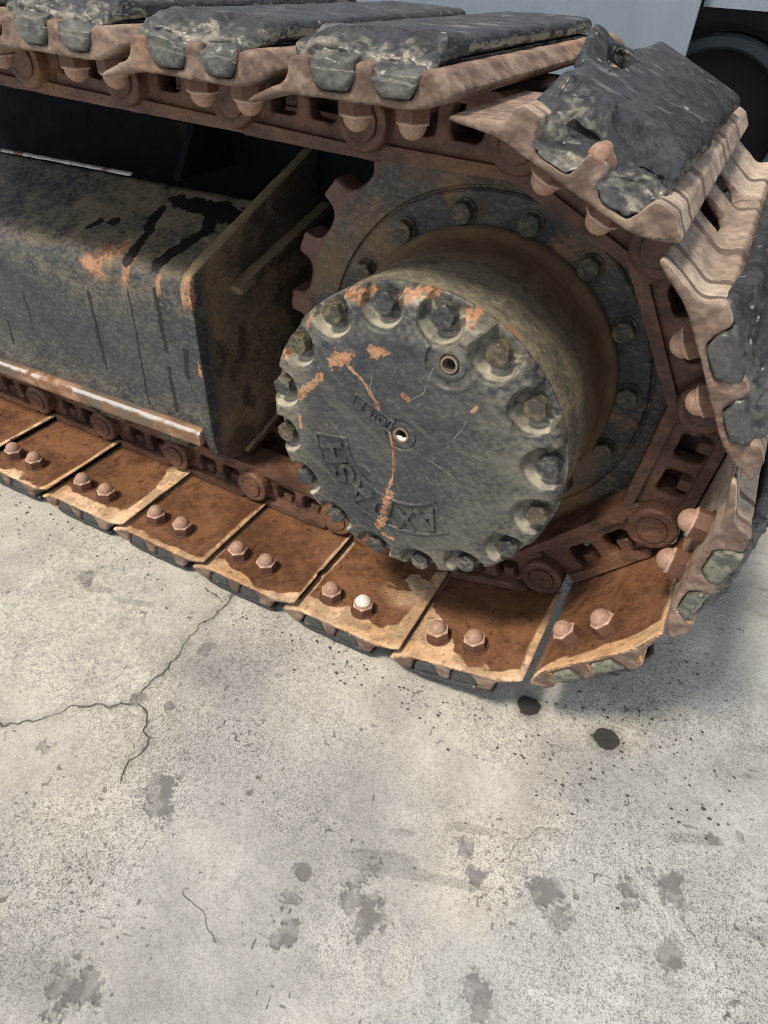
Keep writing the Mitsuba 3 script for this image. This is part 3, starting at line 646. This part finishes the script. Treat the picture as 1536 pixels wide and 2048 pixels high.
add('cast_rib', mikit.ply(tri(ridge(bead, .0013)), 'm_cover', 40), MOT)

# ---- track frame: folded guard, flange, end plate, ledge, wall, rollers
TILT = np.eye(4); TILT[2, 0] = .026; TILT[2, 3] = -.026*.45
XL = -.62
bend = [(.120+.036*(1-math.cos(b)), .372+.036*math.sin(b)) for b in np.radians(np.linspace(0, 72, 8))]
outer = [(.120, .150)]+bend+[(.290, .461)]
inner = [(.292, .452), (.150, .402), (.136, .39), (.128, .37), (.128, .150)]
gm = xext(fixcs(outer+inner), XL, .450)
gmesh = cast(gm, .012, 2, .0011, 14, 3)
FR = add('track_frame', mikit.ply(gmesh, 'm_frame', 50), EX, 'black folded steel track guard with oil runs', TILT)
fr = xext(fixcs([(.104, .138), (.104, .158), (.108, .1625), (.1195, .164), (.150, .164), (.150, .148), (.118, .148), (.116, .138)]), XL, .4495)
add('flange', mikit.ply(cast(fr, .008, 2, .0009, 60, 3), 'm_rail', 40), FR, 'rusty lower edge bar worn bright', TILT)
ep = xext(fixcs([(.116, .408), (.108, .395), (.113, .150), (.122, .112), (.145, .094), (.19, .081), (.235, .080), (.29, .112), (.43, .118), (.43, .522), (.385, .503), (.13, .414)]), .4505, .4685)
add('end_plate', mikit.ply(cast(ep, .009, 3, .0012, 40, 7), 'm_frame', 40), FR, 'end plate with brown mud and chipped edge', None)
wl = []
rw = np.random.default_rng(8)
path = [(.1195, z) for z in np.arange(.175, .372, .006)]+bend+[(.156+t_*(.285-.156), .4065+t_*(.459-.4065)) for t_ in np.linspace(.05, 1, 20)]
for (a_, b_) in path:
    wl.append(Manifold.sphere(.0042*rw.uniform(.8, 1.25), 10).scale([1, 1, .9]).translate([.4485, a_, b_]))
from manifold3d import OpType
add('weld', mikit.ply(cast(Manifold.batch_boolean(wl, OpType.Add), .003, 2, .0005, 200, 2), 'm_frame', 40), FR)
d0 = np.array([.189, .362]); d1 = np.array([.52, .443]); nn = np.array([-(d1-d0)[1], (d1-d0)[0]]); nn = nn/np.linalg.norm(nn)
lg = xext(fixcs([d0, d1, d1+nn*.013, d0+nn*.013]), .4688, .4890)
add('ledge', mikit.ply(cast(lg, .007, 3, .0012, 60, 8), 'm_frame', 40), FR)
low_ = xext(fixcs([(.19, .085), (.30, .112), (.42, .118), (.42, .135), (.29, .121), (.18, .094)]), .4688, .4790)
add('lower_lip', mikit.ply(cast(low_, .007, 3, .0015, 60, 9), 'm_frame', 40), FR)
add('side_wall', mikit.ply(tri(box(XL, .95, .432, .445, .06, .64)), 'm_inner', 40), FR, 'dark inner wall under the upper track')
gs = CrossSection([fixcs([(.432, .64), (.432, .44), (.30, .455), (.40, .53)])]) if False else None
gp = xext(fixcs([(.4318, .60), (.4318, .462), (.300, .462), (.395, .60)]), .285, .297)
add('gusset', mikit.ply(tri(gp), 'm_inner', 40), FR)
es = xext(fixcs([(.289, .4625), (.296, .4640), (.296, .4665), (.290, .4655)]), XL, .205)  # added sliver, coloured pale for the brightness showing through the gap
add('gap_light_sliver', mikit.ply(cast(es, .006, 2, .0012, 60, 4), 'm_rail', 40), FR, 'thin pale sliver standing in for light through the gap behind the guard', TILT)
def roller():
    pr = [(0, .160), (.022, .160), (.030, .165), (.034, .174), (.034, .182), (.060, .184), (.063, .190), (.052, .226), (.052, .288), (.063, .325), (.060, .331), (.034, .333), (.034, .35), (0, .35)]
    return Manifold.revolve(CrossSection([fixcs(pr)]), 64).transform(np.array([[1, 0, 0, 0], [0, 0, 1, 0], [0, 1, 0, 0]], float))
RO = mikit.ply(cast(roller(), .007, 2, .0012, 50, 2), 'm_flange', 40)
for x in (.345, .115, -.115, -.345):
    key = add('track_roller', RO, FR, None, frame_y(x, .139, 0))
cl = cast(xext(fixcs([(.150, .085), (.158, .076), (.178, .076), (.185, .09), (.185, .15), (.150, .15)]), -.030, .030), .006, 6, .0015, 50, 3)
CL = mikit.ply(cl, 'm_flange_bolt', 40)
for x in (.345, .20, .115, -.115): add('roller_bracket', CL, FR, None, frame_y(x, -.003, 0))

# ------------------------------------------------------------------ crumbs of dirt and rubber shed on the concrete
rgd = np.random.default_rng(77)
cr = []
for k in range(330):
    if k < 130: x, y = rgd.normal(1.20, .07), rgd.normal(.04, .06)
    else: x, y = rgd.uniform(.0, 1.15), -abs(rgd.normal(0, .03))-.004
    r = rgd.uniform(.0006, .0021)*(1.3 if rgd.random() < .1 else 1)
    g_ = trimesh.creation.icosahedron(); g_.vertices = g_.vertices*r*rgd.uniform(.6, 1.3, (12, 1))*[1.2, .9, .6]+[x, y, GZ+r*.35]
    cr.append(g_)
scene['dirt_crumbs'] = mikit.ply(trimesh.util.concatenate(cr), 'm_crumb', False)
labels['dirt_crumbs'] = {'label': 'dark crumbs of dirt and rubber scattered on the concrete by the track', 'category': 'dirt', 'kind': 'stuff'}

# ------------------------------------------------------------------ the vehicle behind
VH = 'parked_vehicle'; used.add(VH)
labels[VH] = {'label': 'blue-grey parked vehicle behind the track with its black wheel in deep shade', 'category': 'vehicle'}
def rbox(x0, x1, y0, y1, z0, z1, r=.004):
    return cast(box(x0, x1, y0, y1, z0, z1), .05, 0, 0)
pn = box(-.35, .902, .900, .912, .18, 1.5)
add('side_panel', mikit.ply(tri(pn), 'm_panel', 40), VH, 'flat blue-grey painted panel')
mg = box(.905, 1.005, .925, .937, .706, 1.5)
add('mudguard', mikit.ply(tri(mg), 'm_panel', 40), VH, 'narrow blue-grey panel above the wheel')
ch = box(-.35, 3.2, 1.30, 2.9, .12, 1.5)  # added black box, masks the bright surroundings and stops bounce light
add('dark_backing', mikit.ply(tri(ch), 'm_tyre', 40), VH)
WX, WY, WZ = .955, 1.02, .52
ty = [(.165, -.02), (.20, -.035), (.27, -.04), (.315, -.03), (.33, 0), (.33, .16), (.30, .20), (.165, .20)]
def rev_y(pr, n=96): return Manifold.revolve(CrossSection([fixcs(pr)]), n).transform(np.array([[1, 0, 0, WX], [0, 0, 1, WY], [0, 1, 0, WZ]], float))
WH = add('wheel', mikit.ply(tri(rev_y(ty)), 'm_tyre', 40), VH)
add('rim', mikit.ply(tri(rev_y([(.128, -.03), (.133, -.036), (.147, -.036), (.152, -.028), (.152, .0), (.14, .02), (.128, .02)])), 'm_rim', 40), WH, 'dark steel rim edge')
add('hub_disc', mikit.ply(tri(rev_y([(0, .05), (.126, .04), (.150, .06), (.150, .08), (0, .08)])), 'm_tyre', 40), WH)
